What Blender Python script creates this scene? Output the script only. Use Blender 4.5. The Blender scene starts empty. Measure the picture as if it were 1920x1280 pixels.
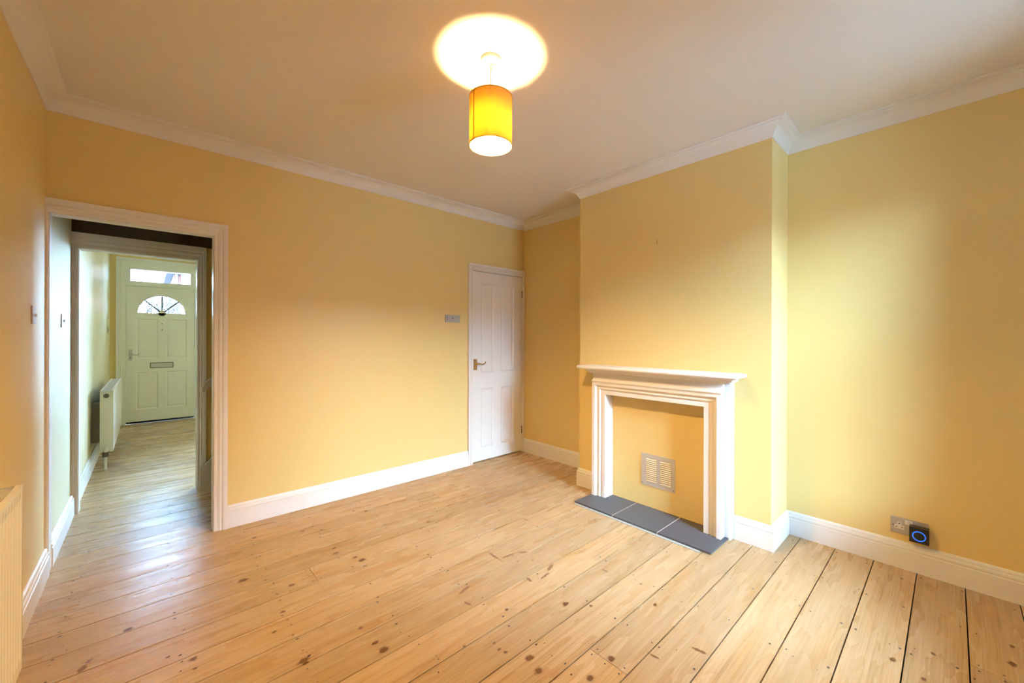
import bpy, bmesh, math, random
from mathutils import Vector, Matrix
random.seed(7)
scene = bpy.context.scene
COL = scene.collection

# ------------------------------------------------------------------ camera
TH = 0.8329
cam_d = bpy.data.cameras.new('camera')
cam_d.sensor_width = 36.0
cam_d.lens = 750.12 / 1920 * 36.0
cam_d.shift_y = -5.43 / 1920
cam_d.clip_start = 0.02
cam_d.clip_end = 200
cam = bpy.data.objects.new('camera', cam_d)
COL.objects.link(cam)
cam.location = (0, 0, 1.28)
cam.rotation_euler = (Matrix.Rotation(TH - math.pi / 2, 4, 'Z') @ Matrix.Rotation(math.pi / 2, 4, 'X')
                      @ Matrix.Rotation(0.003, 4, 'Z')).to_euler()
scene.camera = cam

# ------------------------------------------------------------------ overcast sky, exposure
SKY = 106.0
world = bpy.data.worlds.new('sky')
scene.world = world
world.use_nodes = True
wb = world.node_tree.nodes['Background']
wb.inputs[0].default_value = (0.48, 0.73, 1.0, 1)
wb.inputs[1].default_value = SKY
BULB = 3000.0
scene.view_settings.view_transform = 'Standard'
scene.view_settings.look = 'None'
scene.view_settings.exposure = 0.40
scene.view_settings.gamma = 1.0
scene.view_settings.use_curve_mapping = False


def portal(name, loc, rot, sx, sy):
    l = bpy.data.lights.new(name, 'AREA')
    l.shape = 'RECTANGLE'
    l.size, l.size_y = sx, sy
    l.cycles.is_portal = True
    o = bpy.data.objects.new(name, l)
    COL.objects.link(o)
    o.location = loc
    o.rotation_euler = rot
    return o


# back window opening and front window opening (X0, X1, Z0, Z1)
WB = (1.80, 2.48, 0.60, 2.36)
WF = (1.62, 3.05, 0.35, 2.42)
portal('back_window_portal', ((WB[0] + WB[1]) / 2, -1.06, (WB[2] + WB[3]) / 2), (math.pi / 2, 0, math.pi), WB[1] - WB[0], WB[3] - WB[2])
portal('front_window_portal', ((WF[0] + WF[1]) / 2, 8.42, (WF[2] + WF[3]) / 2), (math.pi / 2, 0, 0), WF[1] - WF[0], WF[3] - WF[2])
portal('transom_portal', (0.15, 8.30, 2.0), (math.pi / 2, 0, 0), 0.75, 0.75)


# ------------------------------------------------------------------ materials
def new_mat(name):
    m = bpy.data.materials.new(name)
    m.use_nodes = True
    nt = m.node_tree
    return m, nt, nt.nodes['Principled BSDF']


def N(nt, t, **kw):
    n = nt.nodes.new(t)
    for k, v in kw.items():
        setattr(n, k, v)
    return n


def simple(name, col, rough=0.5, metal=0.0, bump=0.0, bscale=60.0, var=0.0, spec=0.5, emit=None, estr=0.0):
    m, nt, b = new_mat(name)
    b.inputs['Base Color'].default_value = (*col, 1)
    b.inputs['Roughness'].default_value = rough
    b.inputs['Metallic'].default_value = metal
    b.inputs['Specular IOR Level'].default_value = spec
    geo = N(nt, 'ShaderNodeNewGeometry')
    if bump:
        no = N(nt, 'ShaderNodeTexNoise')
        no.inputs['Scale'].default_value = bscale
        no.inputs['Detail'].default_value = 4
        bp = N(nt, 'ShaderNodeBump')
        bp.inputs['Strength'].default_value = bump
        bp.inputs['Distance'].default_value = 0.003
        nt.links.new(geo.outputs['Position'], no.inputs['Vector'])
        nt.links.new(no.outputs[0], bp.inputs['Height'])
        nt.links.new(bp.outputs[0], b.inputs['Normal'])
    if var:
        n2 = N(nt, 'ShaderNodeTexNoise')
        n2.inputs['Scale'].default_value = 5.0
        n2.inputs['Detail'].default_value = 5
        mr = N(nt, 'ShaderNodeMapRange')
        mr.inputs['To Min'].default_value = 1 - var
        mr.inputs['To Max'].default_value = 1 + var
        hs = N(nt, 'ShaderNodeHueSaturation')
        hs.inputs['Color'].default_value = (*col, 1)
        nt.links.new(geo.outputs['Position'], n2.inputs['Vector'])
        nt.links.new(n2.outputs[0], mr.inputs['Value'])
        nt.links.new(mr.outputs[0], hs.inputs['Value'])
        nt.links.new(hs.outputs[0], b.inputs['Base Color'])
    if emit:
        b.inputs['Emission Color'].default_value = (*emit, 1)
        b.inputs['Emission Strength'].default_value = estr
    return m


M = {}
M['wall'] = simple('yellow_wall_paint', (0.83, 0.64, 0.275), 0.42, bump=0.12, bscale=45, var=0.015, spec=0.35)
M['cream_wall'] = simple('cream_wall_paint', (0.80, 0.755, 0.52), 0.34, bump=0.12, bscale=45, var=0.015, spec=0.4)
M['ceiling'] = simple('white_ceiling_paint', (0.86, 0.85, 0.83), 0.75, bump=0.05, bscale=50, spec=0.2)
M['white'] = simple('white_satin_paint', (0.87, 0.865, 0.85), 0.32, spec=0.5)
M['door_white'] = simple('white_door_paint', (0.85, 0.84, 0.80), 0.35, spec=0.5)
M['cream'] = simple('cream_door_paint', (0.88, 0.88, 0.81), 0.35)
M['radiator'] = simple('white_radiator_enamel', (0.86, 0.86, 0.84), 0.25)
M['radiator_dark'] = simple('radiator_inside', (0.30, 0.28, 0.25), 0.6)
M['slate'] = simple('dark_slate', (0.085, 0.095, 0.115), 0.42, bump=0.15, bscale=30, var=0.12)
M['grout'] = simple('pale_grout', (0.72, 0.72, 0.70), 0.8)
M['mortar'] = simple('grey_mortar', (0.42, 0.44, 0.42), 0.85, bump=0.3, bscale=80)
M['steel'] = simple('brushed_steel', (0.56, 0.56, 0.56), 0.38, metal=0.6)
M['brass'] = simple('aged_brass', (0.52, 0.38, 0.16), 0.35, metal=0.9)
M['dark_metal'] = simple('dark_metal', (0.12, 0.11, 0.10), 0.4, metal=0.7)
M['chrome'] = simple('chrome', (0.72, 0.72, 0.72), 0.15, metal=1.0)
M['white_plastic'] = simple('white_plastic', (0.85, 0.85, 0.85), 0.3)
M['grey_plastic'] = simple('grey_plastic', (0.48, 0.48, 0.46), 0.45)
M['letter_grey'] = simple('satin_letter_plate', (0.60, 0.61, 0.60), 0.4)
M['bar_backlit'] = simple('backlit_dark_bar', (0.13, 0.15, 0.17), 0.5)  # backlit darkness of the fanlight bars put into their colour
M['shadow_board'] = simple('painted_lobby_shadow', (0.05, 0.03, 0.02), 0.55)  # colour of the lobby shade, for the added board
M['black_plastic'] = simple('black_plastic', (0.012, 0.012, 0.014), 0.25)
M['blue_led'] = simple('blue_led', (0.02, 0.12, 0.8), 0.3, emit=(0.02, 0.16, 1.0), estr=1.1)
M['hole'] = simple('dark_hole', (0.02, 0.018, 0.015), 0.8)
M['vent'] = simple('vent_metal', (0.66, 0.65, 0.62), 0.4, metal=0.35)
M['vent_slat'] = simple('vent_slat_paint', (0.74, 0.66, 0.45), 0.45)
M['cord'] = simple('white_cord', (0.82, 0.80, 0.74), 0.5)
M['subfloor'] = simple('dark_subfloor', (0.03, 0.022, 0.016), 0.9)
M['nail'] = simple('nail_iron', (0.05, 0.035, 0.025), 0.6)
M['bark'] = simple('bark', (0.03, 0.022, 0.018), 0.9)
M['roof'] = simple('roof_tiles', (0.06, 0.065, 0.08), 0.8, bump=0.3, bscale=8)
M['ground'] = simple('tarmac', (0.12, 0.12, 0.12), 0.9)
M['stair'] = simple('stair_paint', (0.62, 0.58, 0.50), 0.45)


def glass_mat(name='window_glass', tint=(0.94, 0.97, 0.97)):
    m = bpy.data.materials.new(name)
    m.use_nodes = True
    nt = m.node_tree
    nt.nodes.remove(nt.nodes['Principled BSDF'])
    out = nt.nodes['Material Output']
    tr = N(nt, 'ShaderNodeBsdfTransparent')
    tr.inputs[0].default_value = (*tint, 1)
    gl = N(nt, 'ShaderNodeBsdfGlossy')
    gl.inputs['Roughness'].default_value = 0.02
    fr = N(nt, 'ShaderNodeFresnel')
    fr.inputs[0].default_value = 1.45
    mx = N(nt, 'ShaderNodeMixShader')
    nt.links.new(fr.outputs[0], mx.inputs[0])
    nt.links.new(tr.outputs[0], mx.inputs[1])
    nt.links.new(gl.outputs[0], mx.inputs[2])
    nt.links.new(mx.outputs[0], out.inputs[0])
    return m


M['glass'] = glass_mat()
M['door_glass'] = glass_mat('tinted_door_glass', (0.66, 0.69, 0.72))


def brick_mat():
    m, nt, b = new_mat('red_brickwork')
    tc = N(nt, 'ShaderNodeNewGeometry')
    mp = N(nt, 'ShaderNodeMapping')
    mp.inputs['Rotation'].default_value = (math.pi / 2, 0, 0)
    br = N(nt, 'ShaderNodeTexBrick')
    br.inputs['Color1'].default_value = (0.16, 0.045, 0.03, 1)
    br.inputs['Color2'].default_value = (0.11, 0.03, 0.022, 1)
    br.inputs['Mortar'].default_value = (0.18, 0.15, 0.13, 1)
    br.inputs['Scale'].default_value = 4.4
    nt.links.new(tc.outputs['Position'], mp.inputs['Vector'])
    nt.links.new(mp.outputs[0], br.inputs['Vector'])
    nt.links.new(br.outputs['Color'], b.inputs['Base Color'])
    b.inputs['Roughness'].default_value = 0.9
    return m


M['brick'] = brick_mat()


def wood_mat():
    """old varnished pine board: grain along X, each board its own tone, worn scuffed varnish"""
    m, nt, b = new_mat('varnished_pine')
    L = nt.links.new
    geo = N(nt, 'ShaderNodeNewGeometry')
    oi = N(nt, 'ShaderNodeObjectInfo')
    sep = N(nt, 'ShaderNodeSeparateXYZ')
    L(geo.outputs['Position'], sep.inputs[0])

    def math_(op, a, bb=None):
        n = N(nt, 'ShaderNodeMath', operation=op)
        for i, v in enumerate((a, bb)):
            if v is None:
                continue
            if isinstance(v, (int, float)):
                n.inputs[i].default_value = v
            else:
                L(v, n.inputs[i])
        return n.outputs[0]

    def vec(x, y, z):
        c = N(nt, 'ShaderNodeCombineXYZ')
        for i, v in enumerate((x, y, z)):
            if isinstance(v, (int, float)):
                c.inputs[i].default_value = v
            else:
                L(v, c.inputs[i])
        return c.outputs[0]

    def noise(v, scale, detail, rough=0.55, dist=0.0):
        n = N(nt, 'ShaderNodeTexNoise')
        n.inputs['Scale'].default_value = scale
        n.inputs['Detail'].default_value = detail
        n.inputs['Roughness'].default_value = rough
        n.inputs['Distortion'].default_value = dist
        L(v, n.inputs['Vector'])
        return n.outputs[0]

    X, Y = sep.outputs[0], sep.outputs[1]
    rnd = math_('MULTIPLY', oi.outputs['Random'], 37.0)
    xs = math_('ADD', X, rnd)
    # wandering of the grain
    wob = noise(vec(math_('MULTIPLY', xs, 1.1), math_('MULTIPLY', Y, 3.0), rnd), 1.0, 2)
    yw = math_('ADD', Y, math_('MULTIPLY', math_('SUBTRACT', wob, 0.5), 0.035))
    rings = noise(vec(math_('MULTIPLY', xs, 0.5), math_('MULTIPLY', yw, 46.0), rnd), 1.0, 3, 0.6)
    fine = noise(vec(math_('MULTIPLY', xs, 3.0), math_('MULTIPLY', yw, 150.0), rnd), 1.0, 3, 0.6)
    blot = noise(vec(math_('MULTIPLY', xs, 1.2), math_('MULTIPLY', Y, 6.0), rnd), 1.0, 1, 0.5)
    g = math_('ADD', math_('MULTIPLY', rings, 0.36), math_('MULTIPLY', fine, 0.58))
    g = math_('ADD', g, math_('MULTIPLY', blot, 0.20))
    cr = N(nt, 'ShaderNodeValToRGB')
    e = cr.color_ramp.elements
    e[0].position = 0.33
    e[0].color = (0.33, 0.185, 0.085, 1)
    e[1].position = 0.80
    e[1].color = (0.66, 0.485, 0.305, 1)
    x = cr.color_ramp.elements.new(0.52)
    x.color = (0.53, 0.36, 0.195, 1)
    L(g, cr.inputs[0])
    hs = N(nt, 'ShaderNodeHueSaturation')
    L(cr.outputs[0], hs.inputs['Color'])
    mr = N(nt, 'ShaderNodeMapRange')
    mr.inputs['To Min'].default_value = 0.82
    mr.inputs['To Max'].default_value = 1.04
    L(oi.outputs['Random'], mr.inputs['Value'])
    L(mr.outputs[0], hs.inputs['Value'])
    # orange varnish left in patches along the grain
    pat = noise(vec(math_('MULTIPLY', xs, 1.7), math_('MULTIPLY', yw, 11.0), rnd), 1.0, 2, 0.5)
    pr_ = N(nt, 'ShaderNodeMapRange')
    pr_.interpolation_type = 'SMOOTHSTEP'
    pr_.inputs['From Min'].default_value = 0.48
    pr_.inputs['From Max'].default_value = 0.78
    L(pat, pr_.inputs['Value'])
    mo = N(nt, 'ShaderNodeMix', data_type='RGBA', blend_type='MULTIPLY')
    mo.inputs['B'].default_value = (0.95, 0.86, 0.70, 1)
    L(pr_.outputs[0], mo.inputs['Factor'])
    L(hs.outputs[0], mo.inputs['A'])
    # scattered dark flecks (worm and dirt in the grain)
    fl = noise(vec(math_('MULTIPLY', xs, 55.0), math_('MULTIPLY', Y, 190.0), rnd), 1.0, 2, 0.5)
    fr = N(nt, 'ShaderNodeMapRange')
    fr.inputs['From Min'].default_value = 0.70
    fr.inputs['From Max'].default_value = 0.80
    L(fl, fr.inputs['Value'])
    mix = N(nt, 'ShaderNodeMix', data_type='RGBA')
    mix.inputs['B'].default_value = (0.13, 0.07, 0.035, 1)
    L(math_('MULTIPLY', fr.outputs[0], 0.75), mix.inputs['Factor'])
    L(mo.outputs['Result'], mix.inputs['A'])
    L(mix.outputs['Result'], b.inputs['Base Color'])
    # worn varnish
    wear = noise(vec(math_('MULTIPLY', xs, 2.2), math_('MULTIPLY', Y, 12.0), 3.0), 1.0, 2, 0.5)
    rr = N(nt, 'ShaderNodeMapRange')
    rr.inputs['From Min'].default_value = 0.3
    rr.inputs['From Max'].default_value = 0.7
    rr.inputs['To Min'].default_value = 0.22
    rr.inputs['To Max'].default_value = 0.34
    L(wear, rr.inputs['Value'])
    L(rr.outputs[0], b.inputs['Roughness'])
    b.inputs['Specular IOR Level'].default_value = 0.5
    hgt = math_('ADD', math_('MULTIPLY', noise(vec(math_('MULTIPLY', xs, 22.0), math_('MULTIPLY', Y, 130.0), rnd), 1.0, 3), 0.6),
                math_('MULTIPLY', noise(vec(math_('MULTIPLY', xs, 3.0), math_('MULTIPLY', Y, 24.0), rnd), 1.0, 2), 1.0))
    bp = N(nt, 'ShaderNodeBump')
    bp.inputs['Strength'].default_value = 0.35
    bp.inputs['Distance'].default_value = 0.0022
    L(hgt, bp.inputs['Height'])
    L(bp.outputs[0], b.inputs['Normal'])
    return m


M['wood'] = wood_mat()


def stain_mat(name, col, scale=60):
    """soft-edged dark stain in the timber: fades out over its own outline (UV from -1 to 1)"""
    m, nt, b = new_mat(name)
    L = nt.links.new
    b.inputs['Base Color'].default_value = (*col, 1)
    b.inputs['Roughness'].default_value = 0.4
    out = nt.nodes['Material Output']
    uv = N(nt, 'ShaderNodeUVMap')
    geo = N(nt, 'ShaderNodeNewGeometry')
    ln = N(nt, 'ShaderNodeVectorMath', operation='LENGTH')
    L(uv.outputs[0], ln.inputs[0])
    no = N(nt, 'ShaderNodeTexNoise')
    no.inputs['Scale'].default_value = scale
    no.inputs['Detail'].default_value = 3
    L(geo.outputs['Position'], no.inputs['Vector'])
    ad = N(nt, 'ShaderNodeMath', operation='MULTIPLY_ADD')
    L(no.outputs[0], ad.inputs[0])
    ad.inputs[1].default_value = 0.9
    L(ln.outputs['Value'], ad.inputs[2])
    mr = N(nt, 'ShaderNodeMapRange')
    mr.interpolation_type = 'SMOOTHSTEP'
    mr.inputs['From Min'].default_value = 0.65
    mr.inputs['From Max'].default_value = 1.25
    mr.inputs['To Min'].default_value = 0.9
    mr.inputs['To Max'].default_value = 0.0
    L(ad.outputs[0], mr.inputs['Value'])
    tr = N(nt, 'ShaderNodeBsdfTransparent')
    mx = N(nt, 'ShaderNodeMixShader')
    L(mr.outputs[0], mx.inputs[0])
    L(tr.outputs[0], mx.inputs[1])
    L(b.outputs[0], mx.inputs[2])
    L(mx.outputs[0], out.inputs[0])
    return m


M['knot'] = stain_mat('pine_knot', (0.17, 0.075, 0.03))
M['scar'] = stain_mat('timber_scar', (0.24, 0.115, 0.05), 90)


def shade_mat():
    m = bpy.data.materials.new('yellow_linen_shade')
    m.use_nodes = True
    nt = m.node_tree
    L = nt.links.new
    nt.nodes.remove(nt.nodes['Principled BSDF'])
    out = nt.nodes['Material Output']
    tc = N(nt, 'ShaderNodeTexCoord')
    w1 = N(nt, 'ShaderNodeTexNoise')
    mp1 = N(nt, 'ShaderNodeMapping')
    mp1.inputs['Scale'].default_value = (160, 160, 8)
    mp2 = N(nt, 'ShaderNodeMapping')
    mp2.inputs['Scale'].default_value = (9, 9, 190)
    w2 = N(nt, 'ShaderNodeTexNoise')
    for w, mp in ((w1, mp1), (w2, mp2)):
        w.inputs['Scale'].default_value = 1.0
        w.inputs['Detail'].default_value = 2
        L(tc.outputs['Object'], mp.inputs['Vector'])
        L(mp.outputs[0], w.inputs['Vector'])
    ad = N(nt, 'ShaderNodeMath', operation='ADD')
    L(w1.outputs[0], ad.inputs[0])
    L(w2.outputs[0], ad.inputs[1])
    cr = N(nt, 'ShaderNodeValToRGB')
    cr.color_ramp.elements[0].position = 0.30
    cr.color_ramp.elements[0].color = (0.010, 0.0039, 0.0001, 1)
    cr.color_ramp.elements[1].position = 0.72
    cr.color_ramp.elements[1].color = (0.032, 0.0135, 0.0004, 1)
    hf = N(nt, 'ShaderNodeMath', operation='MULTIPLY')
    hf.inputs[1].default_value = 0.5
    L(ad.outputs[0], hf.inputs[0])
    L(hf.outputs[0], cr.inputs[0])
    tl = N(nt, 'ShaderNodeBsdfTranslucent')
    df = N(nt, 'ShaderNodeBsdfDiffuse')
    L(cr.outputs[0], tl.inputs[0])
    df.inputs[0].default_value = (0.50, 0.38, 0.15, 1)
    mx = N(nt, 'ShaderNodeMixShader')
    mx.inputs[0].default_value = 0.60
    L(tl.outputs[0], mx.inputs[1])
    L(df.outputs[0], mx.inputs[2])
    L(mx.outputs[0], out.inputs[0])
    return m


M['shade'] = shade_mat()
M['shade_edge'] = simple('shade_seam_fabric', (0.50, 0.27, 0.04), 0.8)
M['bulb'] = simple('lit_bulb', (1, 1, 1), 0.5, emit=(1.0, 0.63, 0.26), estr=BULB)


# ------------------------------------------------------------------ mesh helpers
def bm_box(bm, x0, x1, y0, y1, z0, z1):
    v = [bm.verts.new((x, y, z)) for x in (x0, x1) for y in (y0, y1) for z in (z0, z1)]
    for f in ((0, 1, 3, 2), (4, 6, 7, 5), (0, 4, 5, 1), (2, 3, 7, 6), (0, 2, 6, 4), (1, 5, 7, 3)):
        bm.faces.new([v[i] for i in f])
    return v


def boxes(*bs):
    bm = bmesh.new()
    for b in bs:
        bm_box(bm, *b)
    return bm


def bev(bm, w, seg=2, angle=0.5):
    es = [e for e in bm.edges if len(e.link_faces) == 2 and e.calc_face_angle(0) > angle]
    bmesh.ops.bevel(bm, geom=es, offset=w, segments=seg, affect='EDGES', profile=0.6, clamp_overlap=True)
    return bm


def finish(name, bm, mat, parent=None, smooth=False):
    bmesh.ops.recalc_face_normals(bm, faces=bm.faces[:])
    me = bpy.data.meshes.new(name)
    bm.to_mesh(me)
    bm.free()
    if smooth:
        for p in me.polygons:
            p.use_smooth = True
        try:
            me.set_sharp_from_angle(angle=math.radians(35))
        except Exception:
            pass
    me.materials.append(M[mat] if isinstance(mat, str) else mat)
    o = bpy.data.objects.new(name, me)
    COL.objects.link(o)
    if parent is not None:
        o.parent = parent
        o.matrix_parent_inverse = Matrix.Translation(-Vector(parent.location))
    return o


def rbox(name, b, mat, parent=None, w=0.003, seg=2):
    return finish(name, bev(boxes(b), w, seg), mat, parent, smooth=True)


def empty(name, loc):
    o = bpy.data.objects.new(name, None)
    o.empty_display_size = 0.1
    COL.objects.link(o)
    o.location = loc
    return o


def tag(o, label, cat, kind=None, group=None):
    o['label'] = label
    o['category'] = cat
    if kind:
        o['kind'] = kind
    if group:
        o['group'] = group
    return o


def sweep(frames, prof, closed=False, cap=True):
    """frames: list of (origin, u, v); prof: closed polygon of (a, b); vertex = o + a*u + b*v"""
    bm = bmesh.new()
    rings = []
    for o, u, v in frames:
        o, u, v = Vector(o), Vector(u), Vector(v)
        rings.append([bm.verts.new(o + u * a + v * b) for a, b in prof])
    n = len(prof)
    m = len(rings)
    for i in range(m if closed else m - 1):
        A, B = rings[i], rings[(i + 1) % m]
        for j in range(n):
            bm.faces.new((A[j], A[(j + 1) % n], B[(j + 1) % n], B[j]))
    if cap and not closed:
        bm.faces.new(rings[0])
        bm.faces.new(rings[-1][::-1])
    return bm


def lathe(prof, loc, axis='Z', seg=32):
    """prof: list of (r, h)"""
    bm = bmesh.new()
    loc = Vector(loc)
    rings = []
    for r, h in prof:
        ring = []
        for k in range(seg):
            a = 2 * math.pi * k / seg
            c, s = math.cos(a) * r, math.sin(a) * r
            p = {'Z': (c, s, h), 'X': (h, c, s), 'Y': (c, h, s)}[axis]
            ring.append(bm.verts.new(loc + Vector(p)))
        rings.append(ring)
    for A, B in zip(rings, rings[1:]):
        for k in range(seg):
            bm.faces.new((A[k], A[(k + 1) % seg], B[(k + 1) % seg], B[k]))
    if prof[0][0] > 1e-6:
        bm.faces.new(rings[0][::-1])
    if prof[-1][0] > 1e-6:
        bm.faces.new(rings[-1])
    bmesh.ops.remove_doubles(bm, verts=bm.verts[:], dist=1e-6)
    return bm


def tube(pts, radii, seg=8, bm=None):
    bm = bm or bmesh.new()
    pts = [Vector(p) for p in pts]
    if not hasattr(radii, '__len__'):
        radii = [radii] * len(pts)
    rings = []
    for i, p in enumerate(pts):
        d = (pts[min(i + 1, len(pts) - 1)] - pts[max(i - 1, 0)]).normalized()
        a = d.cross(Vector((0, 0, 1)))
        if a.length < 1e-3:
            a = d.cross(Vector((1, 0, 0)))
        a.normalize()
        b = d.cross(a)
        rings.append([bm.verts.new(p + (a * math.cos(2 * math.pi * k / seg) + b * math.sin(2 * math.pi * k / seg)) * radii[i]) for k in range(seg)])
    for A, B in zip(rings, rings[1:]):
        for k in range(seg):
            bm.faces.new((A[k], A[(k + 1) % seg], B[(k + 1) % seg], B[k]))
    bm.faces.new(rings[0][::-1])
    bm.faces.new(rings[-1])
    return bm


# ------------------------------------------------------------------ dimensions
XL, XR, XF, XB = -0.41, 3.14, 3.17, 2.80      # left wall, near alcove, far alcove, chimney breast face
YN, YB, YB2 = -0.75, 3.284, 3.37              # window wall, back wall and its far face
YL, YL2 = 4.27, 4.37                          # wall between lobby and front room
YD, YD2 = 8.15, 8.40                          # front wall
BY0, BY1 = 0.737, 2.194                       # chimney breast ends
ZC = 2.59
HS = dict(kind='structure')

# ------------------------------------------------------------------ walls, ceiling
o = finish('wall_left', boxes((XL - 0.12, XL, YN - 0.3, YB2 - 0.02, 0, ZC)), 'wall')
tag(o, 'yellow painted wall at far left with the ribbed radiator', 'wall', **HS)
o = finish('wall_front_room_left', boxes((XL - 0.12, XL, YB2 - 0.02, YD2, 0, ZC)), 'cream_wall')
tag(o, 'pale cream wall seen through the doorway behind the smooth radiator', 'wall', **HS)
# doorway opening and cupboard door opening
DX0, DX1, DZ = -0.396, 0.318, 1.953
o = finish('wall_back', boxes((DX1 + 0.02, 2.425, YB, YB2, 0, ZC), (XL, DX1 + 0.02, YB, YB2, DZ + 0.02, ZC),
                              (2.425, XF, YB, YB2, 1.99, ZC), (2.425, XF, YB2 + 0.55, YB2 + 0.60, 0, 1.99),
                              (3.162, XF, YB, YB2, 0, 1.99)), 'wall')
tag(o, 'long yellow painted wall holding the open doorway and the white cupboard door', 'wall', **HS)
o = finish('wall_right', boxes((XR, XR + 0.16, YN - 0.3, BY0, 0, ZC), (XF, XR + 0.16, BY1, YD2, 0, ZC)), 'wall')
tag(o, 'yellow painted alcove wall at right with the steel socket', 'wall', **HS)
o = finish('wall_chimney_breast', boxes((XB, XR + 0.16, BY0, BY1, 0, ZC)), 'wall')
tag(o, 'yellow chimney breast projecting behind the white fire surround', 'wall', **HS)
o = finish('wall_near', boxes((XL, WB[0], YN - 0.3, YN, 0, ZC), (WB[1], XR, YN - 0.3, YN, 0, ZC),
                              (WB[0], WB[1], YN - 0.3, YN, 0, WB[2]), (WB[0], WB[1], YN - 0.3, YN, WB[3], ZC)), 'wall')
tag(o, 'yellow painted window wall behind the camera', 'wall', **HS)
LX0, LX1, LZ = -0.372, 0.302, 1.925
o = finish('wall_lobby', boxes((LX1 + 0.02, XF, YL, YL2, 0, ZC), (XL, LX1 + 0.02, YL, YL2, LZ + 0.02, ZC),
                               (XL, LX0 - 0.02, YL, YL2, 0, LZ + 0.02)), 'wall')
tag(o, 'shaded wall above and beside the second doorway in the lobby', 'wall', **HS)
FX0, FX1, FZ = -0.284, 0.585, 2.39
o = finish('wall_front', boxes((XL, FX0, YD, YD2, 0, ZC), (FX0, FX1, YD, YD2, FZ, ZC), (FX1, WF[0], YD, YD2, 0, ZC),
                               (WF[0], WF[1], YD, YD2, 0, WF[2]), (WF[0], WF[1], YD, YD2, WF[3], ZC),
                               (WF[1], XF, YD, YD2, 0, ZC)), 'wall')
tag(o, 'yellow wall around the glazed front door beyond both doorways', 'wall', **HS)
o = finish('ceiling', boxes((XL - 0.12, XR + 0.16, YN - 0.3, YD2, ZC, ZC + 0.15)), 'ceiling')
tag(o, 'plain white painted ceiling with the pendant lamp hanging from it', 'ceiling', **HS)

# ------------------------------------------------------------------ floor of single boards
o = finish('floor', boxes((XL - 0.12, XR + 0.16, YN - 0.3, YD2, -0.08, -0.021)), 'subfloor')
floor = tag(o, 'varnished pine floorboards running across all rooms', 'floor', **HS)
PITCH, Y0B = 0.1757, 0.127
butts = {12: [0.665], 11: [1.723], 14: [2.113], 15: [1.75], 4: [1.354], -2: [2.40], 35: [0.01], 30: [0.355], 8: [-0.1], 20: [1.2], 26: [0.9], 40: [1.5]}
NAILX = [3.06 - 0.37 * i for i in range(10)]
nail_bm = bmesh.new()


def disc(bm, x, y, r, z, sx=1.0):
    vs = [bm.verts.new((x + math.cos(k * math.pi / 3) * r * sx, y + math.sin(k * math.pi / 3) * r, z)) for k in range(6)]
    bm.faces.new(vs)


k = -5
while True:
    y0 = Y0B + PITCH * k
    if y0 > YD:
        break
    y1 = y0 + PITCH
    ga = 0.0013 + 0.0012 * random.random()
    if k in (-2, -1, 0, 1, 2, 3, 4, 5, 6, 10):
        ga = 0.0024
    ya, yb = max(y0 + ga, YN + 0.001), min(y1 - ga, YD - 0.001)
    xs = [XL] + sorted(butts.get(k, [])) + [XF]
    for a, b in zip(xs, xs[1:]):
        dz = random.uniform(-0.0008, 0.0)
        finish('floorboard', bev(boxes((a + (0.001 if a > XL else 0), b - (0.001 if b < XF else 0), ya, yb, -0.02, dz)), 0.0018, 1), 'wood', floor)
    for nx in NAILX:
        for f in (0.13, 0.87):
            if random.random() < 0.85:
                disc(nail_bm, nx + random.uniform(-0.02, 0.02), y0 + PITCH * f + random.uniform(-0.012, 0.012), random.uniform(0.0034, 0.0056), 0.0004, 1.3)
            if random.random() < 0.65:
                disc(nail_bm, nx + random.uniform(-0.04, 0.04), y0 + PITCH * random.uniform(0.1, 0.9), random.uniform(0.0018, 0.0032), 0.0004, 1.2)
    for q in butts.get(k, []):
        for s in (-1, 1):
            for f in (0.14, 0.5, 0.86):
                disc(nail_bm, q + s * 0.02, y0 + PITCH * f, 0.004, 0.0004)
    k += 1
o = finish('nail_heads', nail_bm, 'nail', floor)
o['kind'] = 'stuff'

KNOTS = [(0.507, 3.005, 1.0), (0.762, 2.892, 1.0), (0.857, 2.829, 0.9), (1.13, 2.979, 1), (1.197, 2.918, 1), (1.36, 2.915, 0.8),
         (0.84, 2.529, 0.9), (0.826, 2.463, 1.2), (0.897, 2.343, 1), (0.914, 2.287, 1.5), (0.905, 2.216, 0.8), (0.553, 2.298, 1.1),
         (0.373, 2.515, 1.6), (0.468, 2.101, 0.8), (0.409, 1.982, 0.7), (0.698, 1.755, 0.8), (0.709, 1.629, 1), (0.72, 1.57, 1.5),
         (0.458, 1.728, 1.5), (1.45, 2.454, 1), (1.365, 2.405, 0.8), (1.38, 2.331, 0.6), (1.539, 2.726, 0.8), (1.255, 1.413, 0.7),
         (1.134, 1.137, 1.3), (1.115, 1.071, 1.2), (1.073, 1.252, 0.6), (1.082, 1.223, 0.6), (1.079, 1.293, 0.5), (1.646, 1.629, 0.6),
         (0.976, 1.363, 0.5), (1.494, 1.253, 1.2), (1.373, 0.915, 1.3), (1.236, 0.916, 1.2), (1.573, 1.161, 0.6), (1.91, 1.091, 0.6),
         (1.81, 0.96, 0.7), (0.134, 2.033, 1.0), (0.138, 1.968, 0.6), (-0.063, 2.427, 1.2), (0.061, 2.111, 0.6), (0.461, 1.708, 0.7),
         (0.248, 4.672, 0.7), (2.529, -0.162, 1.1), (2.209, 0.157, 1.0), (2.371, 0.049, 0.7), (2.675, -0.172, 0.7), (2.168, 0.07, 0.8), (2.993, 0.18, 0.7)]
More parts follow.
